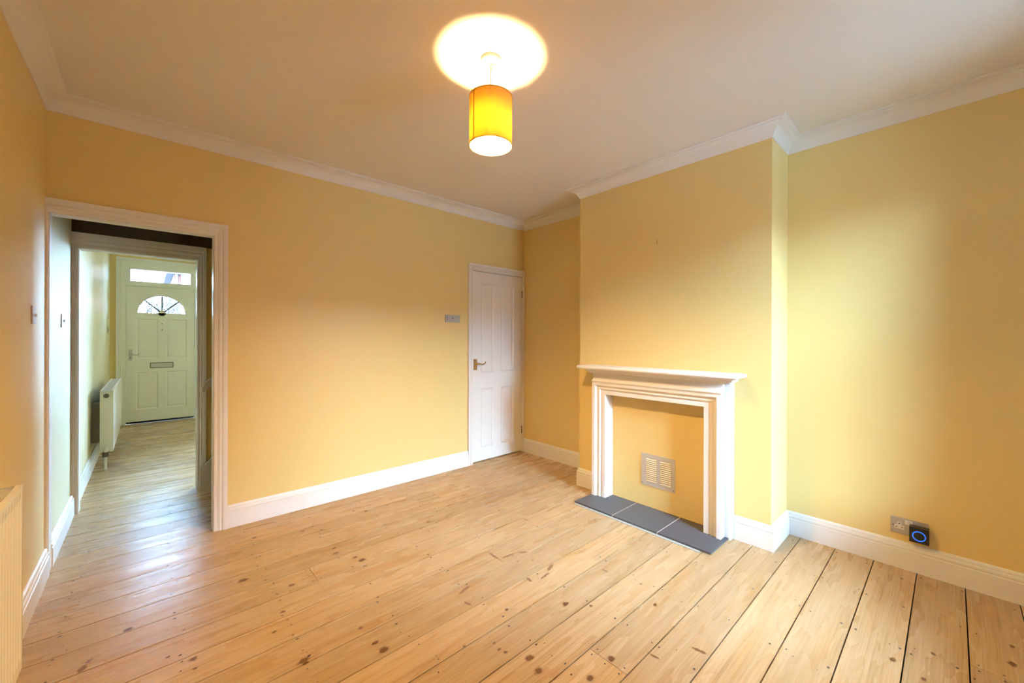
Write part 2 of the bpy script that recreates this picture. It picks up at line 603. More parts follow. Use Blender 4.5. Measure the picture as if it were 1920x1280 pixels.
SCARS = [(1.508, 1.766, 1.632, 1.752, 0.012), (1.632, 1.752, 1.695, 1.702, 0.016), (1.509, 1.892, 1.507, 1.714, 0.012),
         (1.142, 1.653, 1.248, 1.683, 0.016), (1.138, 1.598, 1.149, 1.541, 0.014), (1.535, 1.469, 1.639, 1.481, 0.012),
         (1.623, 1.495, 1.714, 1.527, 0.02), (1.5, 1.535, 1.497, 1.481, 0.016), (1.975, 2.071, 1.978, 1.988, 0.008),
         (1.509, 0.831, 1.517, 0.778, 0.012), (1.67, 0.737, 1.685, 0.661, 0.014), (1.869, 1.312, 1.869, 1.262, 0.012),
         (-0.194, 2.232, -0.179, 2.281, 0.02), (-0.179, 2.281, -0.162, 2.306, 0.014)]


def stain_mesh(name, quads, mat):
    bm = bmesh.new()
    uvl = bm.loops.layers.uv.new('UVMap')
    for c, u, v in quads:
        vs = []
        for a, b in ((-1, -1), (1, -1), (1, 1), (-1, 1)):
            p = Vector(c) + Vector(u) * a + Vector(v) * b
            vs.append(bm.verts.new(p))
        f = bm.faces.new(vs)
        for l, ab in zip(f.loops, ((-1, -1), (1, -1), (1, 1), (-1, 1))):
            l[uvl].uv = ab
    o = finish(name, bm, mat, floor)
    o['kind'] = 'stuff'
    return o


stain_mesh('pine_knots', [((x, y, 0.0006), (0.024 * s, 0, 0), (0, 0.017 * s, 0)) for x, y, s in KNOTS], 'knot')
sq = []
for a, b, c, d, w in SCARS:
    u = Vector((c - a, d - b, 0)) * 0.62
    v = Vector((-u.y, u.x, 0)).normalized() * w * 0.9
    sq.append((((a + c) / 2, (b + d) / 2, 0.0008), u, v))
stain_mesh('timber_scars', sq, 'scar')

# ------------------------------------------------------------------ cornice
CORN = [(0, 2.504), (0.005, 2.504), (0.008, 2.510), (0.012, 2.522), (0.020, 2.537), (0.032, 2.551), (0.046, 2.561), (0.060, 2.567),
        (0.070, 2.570), (0.070, 2.575), (0.079, 2.577), (0.086, 2.580), (0.086, ZC), (0, ZC)]


def wall_run(pts, prof, closed):
    """sweep a moulding round an inside polygon (anticlockwise, room on the left)"""
    n = len(pts)
    fr = []
    for i, p in enumerate(pts):
        p = Vector((p[0], p[1], 0))
        def nrm(a, b):
            d = (Vector((*b, 0)) - Vector((*a, 0))).normalized()
            return Vector((-d.y, d.x, 0))
        n1 = nrm(pts[i - 1], pts[i]) if (i > 0 or closed) else None
        n2 = nrm(pts[i], pts[(i + 1) % n]) if (i < n - 1 or closed) else None
        u = n2 if n1 is None else n1 if n2 is None else (n1 + n2) / (1 + n1.dot(n2))
        fr.append((p, u, (0, 0, 1)))
    return sweep(fr, prof, closed)


ROOM = [(XL, YN), (XR, YN), (XR, BY0), (XB, BY0), (XB, BY1), (XF, BY1), (XF, YB), (XL, YB)]
o = finish('trim_1', wall_run(ROOM, CORN, True), 'ceiling', smooth=True)
tag(o, 'white coved plaster cornice running round the top of the yellow walls', 'cornice', **HS)

SK = [(0, 0), (0.020, 0), (0.020, 0.104), (0.0165, 0.107), (0.0165, 0.110), (0.019, 0.114), (0.0195, 0.121), (0.017, 0.127), (0.0125, 0.129),
      (0.0125, 0.133), (0.012, 0.141), (0.009, 0.147), (0.004, 0.150), (0, 0.150)]


def skirt(name, pts, label):
    o = finish(name, wall_run(pts, SK, False), 'white', smooth=True)
    tag(o, label, 'skirting', **HS)


skirt('baseboard_right', [(XR, YN), (XR, BY0), (XB, BY0), (XB, 0.942)], 'white moulded skirting along the right alcove wall and chimney corner')
skirt('baseboard_far_alcove', [(XB, 2.008), (XB, BY1), (XF, BY1), (XF, YB)], 'white moulded skirting in the alcove beside the cupboard door')
skirt('baseboard_back', [(2.383, YB), (0.3935, YB)], 'long white moulded skirting between the doorway and the cupboard door')
skirt('baseboard_left', [(XL, YB - 0.021), (XL, YN)], 'white moulded skirting at far left behind the ribbed radiator')
skirt('baseboard_lobby', [(XL, YL - 0.021), (XL, YB2)], 'short white skirting on the lobby wall between the two doorways')
skirt('baseboard_front_room', [(XL, YD), (XL, YL2)], 'white skirting below the radiator in the front room')
skirt('baseboard_near', [(XL, YN), (XR, YN)], 'white skirting under the window behind the camera')

# ------------------------------------------------------------------ door architraves (a = across from inner edge, b = out of the wall)
ARC = [(0, 0), (0, 0.010), (0.004, 0.013), (0.016, 0.013), (0.020, 0.010), (0.025, 0.016), (0.034, 0.019), (0.040, 0.015), (0.045, 0.015), (0.049, 0.021),
       (0.056, 0.021), (0.056, 0.024), (0.074, 0.024), (0.074, 0)]


def door_frame(name, label, x0, x1, z1, ya, yb, mat, ll, rl, w=1.0, hk=1.0, both=False):
    root = empty(name, ((x0 + x1) / 2, ya, 0))
    tag(root, label, 'door frame', **HS)
    t = 0.02
    rbox('jamb', (x0 - 0.013 if ll is not None else x0 - t, x0, ya, yb, 0, z1), mat, root, 0.0015)
    rbox('jamb', (x1, x1 + (0.010 if rl is not None else t), ya, yb, 0, z1), mat, root, 0.0015)
    rbox('head_jamb', (x0 - (0.013 if ll is not None else t), x1 + (0.010 if rl is not None else t), ya, yb, z1, z1 + t), mat, root, 0.0015)
    pr = [(a * w, b) for a, b in ARC]

    def run(y, s):
        v = (0, s, 0)
        g = 0.003
        lft = ((x0 - g, y, z1 + g), (-1, 0, hk), v) if ll is None else ((ll, y, z1 + g), (0, 0, hk), v)
        rgt = ((x1 + g, y, z1 + g), (1, 0, hk), v) if rl is None else ((rl, y, z1 + g), (0, 0, hk), v)
        finish('architrave_head', sweep([lft, rgt], pr), mat, root, smooth=True)
        for x, lim, sx in ((x0 - g, ll, -1), (x1 + g, rl, 1)):
            if lim is None:
                finish('architrave_leg', sweep([((x, y, 0), (sx, 0, 0), v), ((x, y, z1 + g), (sx, 0, hk), v)], pr), mat, root, smooth=True)
            else:
                wd = abs(lim - x)
                cp = [q for q in pr[:-2] if q[0] < wd - 0.001]
                cp += [(wd, cp[-1][1]), (wd, 0)]
                finish('architrave_leg', sweep([((x, y, 0), (sx, 0, 0), v), ((x, y, z1 + g), (sx, 0, 0), v)], cp), mat, root, smooth=True)
    run(ya, -1)
    if both:
        run(yb, 1)
    return root


door_frame('trim_2', 'wide white moulded frame of the open doorway in the yellow wall', DX0, DX1, DZ, YB, YB2, 'white', XL, None)
door_frame('trim_3', 'shaded white moulded frame of the second doorway beyond the lobby', LX0, LX1, LZ, YL, YL2, 'white', XL, None, 0.80, 1.88)
door_frame('trim_4', 'narrow white frame round the closed cupboard door', 2.447, 3.145, 1.976, YB, YB2, 'door_white', None, XF, 0.85)


o = rbox('shadow_strip', (XL + 0.001, 0.60, YL - 0.018, YL - 0.0005, 2.040, 2.45), 'shadow_board')  # added board, paints the deep shade on the wall above the second doorway
tag(o, 'dark board standing in for the shade above the second doorway in the lobby', 'board', **HS)

# ------------------------------------------------------------------ panelled doors
def panel_mesh(x0, x1, z0, z1, yf, sgn=-1):
    """raised-and-fielded panel: recessed edge moulding sloping to a slightly raised field; front plane y = yf, sgn = direction it faces"""
    bm = bmesh.new()
    steps = [(0.0, 0.001), (0.006, 0.004), (0.014, 0.009), (0.020, 0.010), (0.034, 0.006), (0.040, 0.006)]
    rings = []
    for ins, dep in steps:
        y = yf - sgn * dep
        rings.append([bm.verts.new(p) for p in ((x0 + ins, y, z0 + ins), (x1 - ins, y, z0 + ins), (x1 - ins, y, z1 - ins), (x0 + ins, y, z1 - ins))])
    for A, B in zip(rings, rings[1:]):
        for k in range(4):
            bm.faces.new((A[k], A[(k + 1) % 4], B[(k + 1) % 4], B[k]))
    bm.faces.new(rings[-1])
    back = [bm.verts.new((v.co.x, yf - sgn * 0.024, v.co.z)) for v in rings[0]]
    for k in range(4):
        bm.faces.new((rings[0][(k + 1) % 4], rings[0][k], back[k], back[(k + 1) % 4]))
    bm.faces.new(back[::-1])
    return bm


def lever_handle(root, x, z, y, mat, s=1, w=0.042, h=0.11, length=0.10, keyhole=False):
    hp = rbox('handle_plate', (x - w / 2, x + w / 2, y - 0.006, y, z - h / 2 - 0.01, z + h / 2 - 0.01), mat, root, 0.002)
    finish('lever', tube([(x, y - 0.004, z), (x, y - 0.040, z), (x + s * 0.012, y - 0.048, z), (x + s * 0.035, y - 0.049, z - 0.004), (x + s * 0.06, y - 0.049, z - 0.010),
                          (x + s * 0.085, y - 0.047, z - 0.004), (x + s * length, y - 0.045, z + 0.010), (x + s * (length + 0.004), y - 0.044, z + 0.016)],
                         [0.009, 0.009, 0.009, 0.0075, 0.0065, 0.006, 0.006, 0.004], 10), mat, root, smooth=True)
    if keyhole:
        finish('keyhole', boxes((x - 0.004, x + 0.004, y - 0.0068, y - 0.0055, z - 0.055, z - 0.035)), 'hole', root)
    return hp


def plank_frame(x0, x1, z0, z1, y0, y1, holes):
    """door leaf slab with rectangular openings: split into a grid and skip the holes"""
    xs = sorted({x0, x1, *[h[0] for h in holes], *[h[1] for h in holes]})
    zs = sorted({z0, z1, *[h[2] for h in holes], *[h[3] for h in holes]})
    bm = bmesh.new()
    V = {}

    def vt(x, y, z):
        q = (round(x, 5), round(y, 5), round(z, 5))
        if q not in V:
            V[q] = bm.verts.new(q)
        return V[q]
    solid = {}
    for i in range(len(xs) - 1):
        for j in range(len(zs) - 1):
            cx, cz = (xs[i] + xs[i + 1]) / 2, (zs[j] + zs[j + 1]) / 2
            solid[i, j] = not any(h[0] < cx < h[1] and h[2] < cz < h[3] for h in holes)
    for (i, j), sld in solid.items():
        if not sld:
            continue
        a, b, c, d = xs[i], xs[i + 1], zs[j], zs[j + 1]
        bm.faces.new((vt(a, y0, c), vt(b, y0, c), vt(b, y0, d), vt(a, y0, d)))
        bm.faces.new((vt(a, y1, d), vt(b, y1, d), vt(b, y1, c), vt(a, y1, c)))
        for di, dj, p, q in ((-1, 0, (a, c), (a, d)), (1, 0, (b, d), (b, c)), (0, -1, (b, c), (a, c)), (0, 1, (a, d), (b, d))):
            if not solid.get((i + di, j + dj), False):
                bm.faces.new((vt(p[0], y0, p[1]), vt(q[0], y0, q[1]), vt(q[0], y1, q[1]), vt(p[0], y1, p[1])))
    return bm


# cupboard door
yf = 3.293
PD = [(2.560, 2.735, 0.92, 1.845), (2.832, 3.022, 0.92, 1.845), (2.560, 2.735, 0.142, 0.762), (2.832, 3.022, 0.142, 0.762)]
d1 = finish('door_1', plank_frame(2.451, 3.141, 0.012, 1.970, yf, yf + 0.035, PD), 'door_white')
tag(d1, 'closed white four panel cupboard door with a brass lever handle', 'door', **HS)
for p in PD:
    finish('panel', panel_mesh(p[0], p[1], p[2], p[3], yf), 'door_white', d1)
lever_handle(d1, 2.483, 1.022, yf, 'brass')
for z in (1.78, 0.25):
    finish('hinge', tube([(3.143, yf - 0.004, z - 0.04), (3.143, yf - 0.004, z + 0.04)], 0.005, 8), 'dark_metal', d1, smooth=True)

# ------------------------------------------------------------------ front door with fanlight, frame and transom light
yf = 8.150
DL0, DL1, DT = -0.240, 0.541, 2.043
FC, FR, FH, FZ0 = 0.157, 0.277, 0.262, 1.652          # fan centre, half width, height, base
PF = [(-0.135, 0.115, 0.962, 1.565), (0.203, 0.452, 0.962, 1.565), (-0.135, 0.115, 0.207, 0.760), (0.203, 0.456, 0.207, 0.765)]
bm = plank_frame(DL0, DL1, 0.030, 1.60, yf, yf + 0.044, PF)
# upper part of the leaf around the half-round light
arc = [(FC + FR * math.cos(math.pi * k / 24), FZ0 + FH * math.sin(math.pi * k / 24)) for k in range(25)]
outer = []
for k in range(25):
    a = math.pi * k / 24
    c, s_ = math.cos(a), math.sin(a)
    hw = (DL1 - FC) if c > 0 else (FC - DL0)
    t = min(hw / abs(c) if abs(c) > 1e-6 else 1e9, (DT - FZ0) / s_ if s_ > 1e-6 else 1e9)
    outer.append((FC + c * t, FZ0 + s_ * t))
for y, flip in ((yf, False), (yf + 0.044, True)):
    A = [bm.verts.new((x, y, z)) for x, z in arc]
    B = [bm.verts.new((x, y, z)) for x, z in outer]
    for k in range(24):
        f = (A[k], B[k], B[k + 1], A[k + 1])
        bm.faces.new(f[::-1] if flip else f)
    if not flip:
        A0, B0 = A, B
    else:
        for k in range(24):
            bm.faces.new((A0[k], A0[k + 1], A[k + 1], A[k]))
            bm.faces.new((B0[k + 1], B0[k], B[k], B[k + 1]))
# corners beyond the radial fan and the band between the panels and the light
for cx, k0 in ((DL1, None), (DL0, None)):
    pass
bm_box(bm, DL0, DL1, yf, yf + 0.044, 1.60, FZ0)
for s in (1, -1):
    ed = DL1 if s > 0 else DL0
    ks = [k for k in range(24) if (outer[k][0] - ed) ** 2 < 1e-6 and (outer[k + 1][1] - DT) ** 2 < 1e-6] if s > 0 else \
         [k for k in range(24) if (outer[k][1] - DT) ** 2 < 1e-6 and (outer[k + 1][0] - ed) ** 2 < 1e-6]
    for k in ks:
        tri = [(outer[k][0], outer[k][1]), (ed, DT), (outer[k + 1][0], outer[k + 1][1])]
        f1 = [bm.verts.new((x, yf, z)) for x, z in tri]
        f2 = [bm.verts.new((x, yf + 0.044, z)) for x, z in tri]
        bm.faces.new(f1)
        bm.faces.new(f2[::-1])
        bm.faces.new((f1[0], f1[1], f2[1], f2[0]))
        bm.faces.new((f1[1], f1[2], f2[2], f2[1]))
d2 = finish('door_2', bm, 'cream')
tag(d2, 'cream panelled front door with a half round fanlight at the end', 'door', **HS)
for p in PF:
    finish('panel', panel_mesh(p[0], p[1], p[2], p[3], yf), 'cream', d2)


def sector(a0, a1, rx, rz, y0, y1, r0=0.0):
    bm = bmesh.new()
    n = 8
    F = []
    for y in (y0, y1):
        ring = [bm.verts.new((FC + rx * r0 * math.cos((a0 + a1) / 2), y, FZ0 + rz * r0 * math.sin((a0 + a1) / 2)))]
        for i in range(n + 1):
            a = a0 + (a1 - a0) * i / n
            ring.append(bm.verts.new((FC + rx * math.cos(a), y, FZ0 + rz * math.sin(a))))
        F.append(ring)
    bm.faces.new(F[0])
    bm.faces.new(F[1][::-1])
    m = len(F[0])
    for i in range(m):
        bm.faces.new((F[0][i], F[1][i], F[1][(i + 1) % m], F[0][(i + 1) % m]))
    return bm


for q in range(4):
    finish('pane', sector(math.pi * q / 4, math.pi * (q + 1) / 4, FR, FH, yf + 0.020, yf + 0.024, 0.05), 'door_glass', d2)
for a in (math.pi / 4, math.pi / 2, 3 * math.pi / 4):
    finish('glazing_bar', tube([(FC + 0.03 * math.cos(a), yf + 0.016, FZ0 + 0.03 * math.sin(a)), (FC + FR * math.cos(a), yf + 0.016, FZ0 + FH * math.sin(a))], 0.011, 6), 'bar_backlit', d2)
finish('fan_hub', lathe([(0.0, -0.012), (0.045, -0.012), (0.045, 0.030), (0.0, 0.030)], (FC, yf + 0.012, FZ0 + 0.0), 'Y', 20), 'cream', d2, smooth=True)
# bead round the light
bead = sweep([((FC + (FR - 0.004) * math.cos(math.pi * k / 24), yf, FZ0 + (FH - 0.004) * math.sin(math.pi * k / 24)),
               (math.cos(math.pi * k / 24), 0, math.sin(math.pi * k / 24)), (0, -1, 0)) for k in range(25)],
             [(0, -0.016), (0, 0.002), (0.008, 0.006), (0.018, 0.006), (0.022, 0.0), (0.022, -0.004)])
finish('fanlight_bead', bead, 'cream', d2, smooth=True)
lp = rbox('letter_plate', (0.020, 0.292, yf - 0.006, yf, 0.817, 0.900), 'dark_metal', d2, 0.002)
rbox('flap', (0.030, 0.282, yf - 0.010, yf - 0.006, 0.827, 0.890), 'letter_grey', lp, 0.002)
lever_handle(d2, -0.194, 1.030, yf, 'steel', 1, 0.042, 0.155, 0.095, True)
for z in (1.489, 1.399):
    finish('screw_hole', lathe([(0, -0.002), (0.007, -0.002), (0.007, 0.001), (0, 0.001)], (0.157, yf, z), 'Y', 10), 'hole', d2)
rbox('weather_bar', (DL0, DL1, yf - 0.006, yf + 0.02, 0.004, 0.030), 'hole', d2, 0.002)
for z in (1.75, 1.05, 0.30):
    finish('hinge', tube([(DL1 + 0.003, yf - 0.004, z - 0.05), (DL1 + 0.003, yf - 0.004, z + 0.05)], 0.006, 8), 'cream', d2, smooth=True)

fr = empty('trim_5', (0.15, YD, 0))
tag(fr, 'cream moulded frame round the front door and its top light', 'door frame', **HS)
rbox('jamb', (FX0, DL0 - 0.003, YD - 0.004, YD + 0.12, 0, FZ), 'cream', fr, 0.003)
rbox('jamb', (DL1 + 0.006, FX1, YD - 0.004, YD + 0.12, 0, FZ), 'cream', fr, 0.003)
for b in ((DL0 - 0.002, DL0 + 0.012, YD + 0.046, YD + 0.11, 0, DT + 0.003), (DL1 - 0.012, DL1 + 0.0055, YD + 0.046, YD + 0.11, 0, DT + 0.003), (DL0 + 0.012, DL1 - 0.012, YD + 0.046, YD + 0.10, DT - 0.012, DT + 0.0035)):
    rbox('door_stop', b, 'cream', fr, 0.002)
rbox('threshold', (DL0 + 0.012, DL1 - 0.012, YD + 0.046, YD + 0.2, 0.0, 0.040), 'dark_metal', fr, 0.004)
rbox('transom_bar', (DL0 - 0.003, DL1 + 0.006, YD - 0.006, YD + 0.10, DT + 0.004, 2.118), 'cream', fr, 0.004)
rbox('head_jamb', (DL0 - 0.003, DL1 + 0.006, YD - 0.004, YD + 0.12, 2.293, FZ), 'cream', fr, 0.003)
rbox('stile', (DL0 - 0.003, -0.196, YD + 0.01, YD + 0.06, 2.118, 2.293), 'cream', fr, 0.003)
rbox('stile', (0.496, DL1 + 0.006, YD + 0.01, YD + 0.06, 2.118, 2.293), 'cream', fr, 0.003)
pr = [(a * 0.84, b) for a, b in ARC]
finish('architrave_head', sweep([((FX0, YD, FZ), (-1, 0, 1), (0, -1, 0)), ((FX1, YD, FZ), (1, 0, 1), (0, -1, 0))], pr), 'cream', fr, smooth=True)
for x, s in ((FX0, -1), (FX1, 1)):
    finish('architrave_leg', sweep([((x, YD, 0), (s, 0, 0), (0, -1, 0)), ((x, YD, FZ), (s, 0, 1), (0, -1, 0))], pr), 'cream', fr, smooth=True)
o = finish('window_1', boxes((-0.196, 0.496, YD + 0.030, YD + 0.034, 2.118, 2.293)), 'door_glass')
tag(o, 'clear glass top light above the front door', 'window', **HS)


# ------------------------------------------------------------------ sash windows (back room, behind the camera; front room, out of view)
def sash_window(name, W, yout, yin, label, bars):
    x0, x1, z0, z1 = W
    ym = (yout + yin) / 2
    ya, yb = ym - 0.03, ym + 0.03
    root = empty(name, ((x0 + x1) / 2, ym, z0))
    tag(root, label, 'window', **HS)
    t = 0.05
    finish('window_frame', bev(boxes((x0, x0 + t, ya, yb, z0, z1), (x1 - t, x1, ya, yb, z0, z1), (x0 + t, x1 - t, ya, yb, z0, z0 + 0.07),
                                     (x0 + t, x1 - t, ya, yb, z1 - t, z1)), 0.003, 1), 'white', root)
    zm = (z0 + z1) / 2
    rbox('meeting_rail', (x0 + t, x1 - t, ya + 0.005, yb - 0.005, zm - 0.02, zm + 0.02), 'white', root)
    for a, b in ((z0 + 0.07, zm - 0.02), (zm + 0.02, z1 - t)):
        finish('pane', boxes((x0 + t, x1 - t, ym - 0.002, ym + 0.002, a, b)), 'glass', root)
    s = 1 if yin > yout else -1
    yy = sorted((yin + s * 0.04, ym + s * 0.03))
    rbox('window_sill', (x0 - 0.0, x1 + 0.0, yy[0], yy[1], z0 - 0.002, z0 + 0.022), 'white', root)


sash_window('window_2', WB, YN - 0.30, YN, 'white sash window of the back room behind the camera', 0)
sash_window('window_3', WF, YD2, YD, 'white sash window of the front room beside the front door', 0)

# ------------------------------------------------------------------ pendant lamp
LXc, LYc = 1.186, 1.457
lamp = empty('pendant_lamp', (LXc, LYc, ZC))
tag(lamp, 'lit pendant lamp with a yellow linen drum shade on a white cord', 'lamp')
finish('ceiling_rose', lathe([(0.0475, 0), (0.0475, -0.012), (0.044, -0.022), (0.039, -0.026), (0.012, -0.028), (0.010, -0.036), (0.0, -0.036)], (LXc, LYc, ZC), 'Z', 40), 'white_plastic', lamp, smooth=True)
finish('flex_cord', tube([(LXc, LYc, ZC - 0.03), (LXc, LYc, 2.385)], 0.0032, 8), 'cord', lamp, smooth=True)
ZT, ZB_, RS = 2.405, 2.182, 0.100
sm = bmesh.new()
rg = []
for r in (RS, RS - 0.0006):
    for z in (ZB_, ZT):
        rg.append([sm.verts.new((LXc + r * math.cos(2 * math.pi * k / 64), LYc + r * math.sin(2 * math.pi * k / 64), z)) for k in range(64)])
for k in range(64):
    sm.faces.new((rg[0][k], rg[0][(k + 1) % 64], rg[1][(k + 1) % 64], rg[1][k]))
for r in (rg[2], rg[3]):
    for v in r:
        sm.verts.remove(v)
sh = finish('shade', sm, 'shade', lamp, smooth=True)
for z in (ZB_, ZT):
    finish('shade_rim', sweep([((LXc, LYc, z), (math.cos(2 * math.pi * k / 64), math.sin(2 * math.pi * k / 64), 0), (0, 0, 1)) for k in range(64)],
                              [(RS - 0.0022, -0.002), (RS + 0.0014, -0.002), (RS + 0.0014, 0.002), (RS - 0.0022, 0.002)], True), 'shade_edge', sh, smooth=True)
# seam, turned to the left of the side facing the camera
a0 = math.atan2(-LYc, -LXc) - 0.86
finish('shade_seam', sweep([((LXc, LYc, 0), (math.cos(a0 + t), math.sin(a0 + t), 0), (0, 0, 1)) for t in (-0.03, 0, 0.03)],
                           [(RS + 0.0004, ZB_), (RS + 0.0014, ZB_), (RS + 0.0014, ZT), (RS + 0.0004, ZT)]), 'shade_edge', sh)
finish('carrier_ring', sweep([((LXc, LYc, 2.375), (math.cos(2 * math.pi * k / 24), math.sin(2 * math.pi * k / 24), 0), (0, 0, 1)) for k in range(24)],
                             [(0.020, -0.002), (0.024, -0.002), (0.024, 0.002), (0.020, 0.002)], True), 'white_plastic', lamp)
for q in range(3):
    a = q * 2 * math.pi / 3 + 0.4
    finish('carrier_spoke', tube([(LXc + 0.022 * math.cos(a), LYc + 0.022 * math.sin(a), 2.375), (LXc + (RS - 0.001) * math.cos(a), LYc + (RS - 0.001) * math.sin(a), ZT - 0.003)], 0.0015, 6), 'white_plastic', lamp)
finish('lamp_holder', lathe([(0.006, 2.392), (0.012, 2.385), (0.017, 2.372), (0.018, 2.335), (0.015, 2.318), (0.0, 2.318)], (LXc, LYc, 0), 'Z', 24), 'white_plastic', lamp, smooth=True)
finish('bulb', lathe([(0.012, 2.320), (0.013, 2.305), (0.020, 2.288), (0.028, 2.268), (0.030, 2.248), (0.027, 2.230), (0.018, 2.219), (0.0, 2.214)], (LXc, LYc, 0), 'Z', 24), 'bulb', lamp, smooth=True)

# ------------------------------------------------------------------ fire surround
CY = 1.475
fs = empty('fire_surround', (XB, CY, 0))
tag(fs, 'white painted timber fire surround with moulded legs and mantel shelf', 'fire surround')
HW, HZ = 0.380, 0.836
PRF = [(0, 0.001), (0, 0.104), (0.003, 0.107), (0.030, 0.107), (0.034, 0.103), (0.044, 0.103), (0.048, 0.111), (0.056, 0.114), (0.063, 0.111), (0.067, 0.107), (0.075, 0.110),
       (0.083, 0.118), (0.089, 0.126), (0.116, 0.126), (0.116, 0.001)]
zb = 0.015


def leg_frames(s, kz):
    return [((XB, CY + s * HW, zb), (0, s, 0), (-1, 0, 0)), ((XB, CY + s * HW, HZ), (0, s, kz), (-1, 0, 0))]


for s in (-1, 1):
    finish('moulded_leg', sweep(leg_frames(s, 0.82), PRF), 'white', fs, smooth=True)
finish('moulded_head', sweep([((XB, CY - HW, HZ), (0, -1, 0.82), (-1, 0, 0)), ((XB, CY + HW, HZ), (0, 1, 0.82), (-1, 0, 0))], PRF), 'white', fs, smooth=True)
for s in (-1, 1):
    a, b = sorted((CY + s * 0.4965, CY + s * 0.531))
    rbox('back_slab', (XB - 0.066, XB - 0.001, a, b, 0.0152, 1.000), 'white', fs, 0.002)
    a, b = sorted((CY + s * (0.5205 if s < 0 else 0.5095), CY + s * 0.531))
    rbox('slab_foot', (XB - 0.066, XB - 0.001, a, b, 0.0005, 0.0155), 'white', fs, 0.001, 1)
# frieze: swells out to the bead over the opening
FRZ = [(0.001, 0.9315), (0.130, 0.9315), (0.133, 0.936), (0.133, 0.942), (0.129, 0.946), (0.118, 0.951), (0.107, 0.960), (0.100, 0.972), (0.097, 0.985), (0.097, 1.000), (0.001, 1.000)]
finish('frieze', sweep([((XB, CY - 0.496, 0), (-1, 0, 0), (0, 0, 1)), ((XB, CY + 0.496, 0), (-1, 0, 0), (0, 0, 1))], FRZ), 'white', fs, smooth=True)
BED = [(0, 1.0), (0.006, 1.0), (0.008, 1.006), (0.022, 1.010), (0.024, 1.014), (0.028, 1.024), (0.040, 1.031), (0.044, 1.036), (0, 1.036)]
xb0, yb0 = XB - 0.097, 0.531


def bedv(s):
    return [((XB - 0.001, CY + s * yb0, 0), (0, s, 0), (0, 0, 1)), ((xb0, CY + s * yb0, 0), (-1, s, 0), (0, 0, 1))]


fb = bedv(-1) + bedv(1)[::-1]
finish('bed_mould', sweep(fb, BED), 'white', fs, smooth=True)
finish('bed_core', boxes((xb0 + 0.001, XB - 0.001, CY - yb0 + 0.001, CY + yb0 - 0.001, 1.0002, 1.0355)), 'white', fs)
SH = [(0, 1.0362), (0.182, 1.0362), (0.192, 1.039), (0.198, 1.045), (0.199, 1.051), (0.196, 1.057), (0.190, 1.061), (0.182, 1.0625), (0, 1.0625)]
sb = boxes((XB - 0.199, XB - 0.001, CY - 0.605, CY + 0.605, 1.0362, 1.0625))
es = [e for e in sb.edges if all(abs(v.co.x - (XB - 0.199)) < 1e-4 for v in e.verts) or all(abs(v.co.y - (CY - 0.605)) < 1e-4 for v in e.verts) or all(abs(v.co.y - (CY + 0.605)) < 1e-4 for v in e.verts)]
es = [e for e in es if not all(abs(v.co.x - (XB - 0.001)) < 1e-4 for v in e.verts)]
bmesh.ops.bevel(sb, geom=es, offset=0.011, segments=4, affect='EDGES', profile=0.5, clamp_overlap=True)
finish('mantel_shelf', sb, 'white', fs, smooth=True)

# hearth of three slate tiles
he = empty('hearth', (2.63, CY, 0))
tag(he, 'low hearth of three dark slate tiles in front of the fireplace', 'hearth')
hy = [0.956, 1.295, 1.638, 1.983]
for a, b in zip(hy, hy[1:]):
    rbox('slate_tile', (2.466, XB - 0.002, a + 0.0025, b - 0.0025, 0.003, 0.0148), 'slate', he, 0.0012, 1)
for y in hy[1:3]:
    finish('grout_joint', boxes((2.467, XB - 0.002, y - 0.0024, y + 0.0024, 0.003, 0.0142)), 'grout', he)
finish('mortar_bed', bev(boxes((2.444, XB - 0.002, 1.02, 1.975, 0.0005, 0.003)), 0.001, 1), 'mortar', he)
finish('mortar_bed', boxes((2.470, XB - 0.002, 0.960, 1.0199, 0.0005, 0.003)), 'mortar', he)

# air vent in the closed fireplace opening
vt = empty('air_vent', (XB, 1.466, 0.175))
tag(vt, 'square pale metal louvred air vent low in the fireplace opening', 'vent')
vy0, vy1, vz0, vz1 = 1.334, 1.598, 0.175, 0.414
cols = [(1.362, 1.447), (1.472, 1.559)]
fz0, fz1 = 0.207, 0.381
bs = [(XB - 0.005, XB - 0.0003, vy0, cols[0][0], vz0, vz1), (XB - 0.005, XB - 0.0003, cols[0][1], cols[1][0], vz0, vz1), (XB - 0.005, XB - 0.0003, cols[1][1], vy1, vz0, vz1)]
for c in cols:
    bs += [(XB - 0.005, XB - 0.0003, c[0], c[1], vz0, fz0), (XB - 0.005, XB - 0.0003, c[0], c[1], fz1, vz1)]
finish('face_plate', boxes(*bs), 'vent', vt)
for c in cols:
    finish('louvre_back', boxes((XB - 0.0009, XB - 0.0003, c[0], c[1], fz0, fz1)), 'vent_slat', vt)
    for i in range(12):
        z = fz0 + (fz1 - fz0) * (i + 0.5) / 12
        finish('louvre_slat', sweep([((XB, c[0] + 0.002, z), (-1, 0, 0), (0, 0, 1)), ((XB, c[1] - 0.002, z), (-1, 0, 0), (0, 0, 1))],
                                    [(0.001, 0.003), (0.009, -0.004), (0.010, -0.0035), (0.002, 0.0045)]), 'vent_slat', vt)
for y in (vy0 + 0.01, vy1 - 0.01):
    finish('screw', lathe([(0.004, -0.006), (0.004, -0.004), (0, -0.004)], (XB, y, vz0 + 0.014), 'X', 10), 'dark_metal', vt)

# small hook on the chimney breast
hk = finish('picture_hook', tube([(XB, 1.474, 2.012), (XB - 0.012, 1.474, 2.010), (XB - 0.016, 1.474, 1.998), (XB - 0.012, 1.474, 1.988), (XB - 0.006, 1.474, 1.990)], 0.0028, 8), 'brass', smooth=True)
tag(hk, 'tiny painted hook high on the chimney breast above the mantel', 'hook')

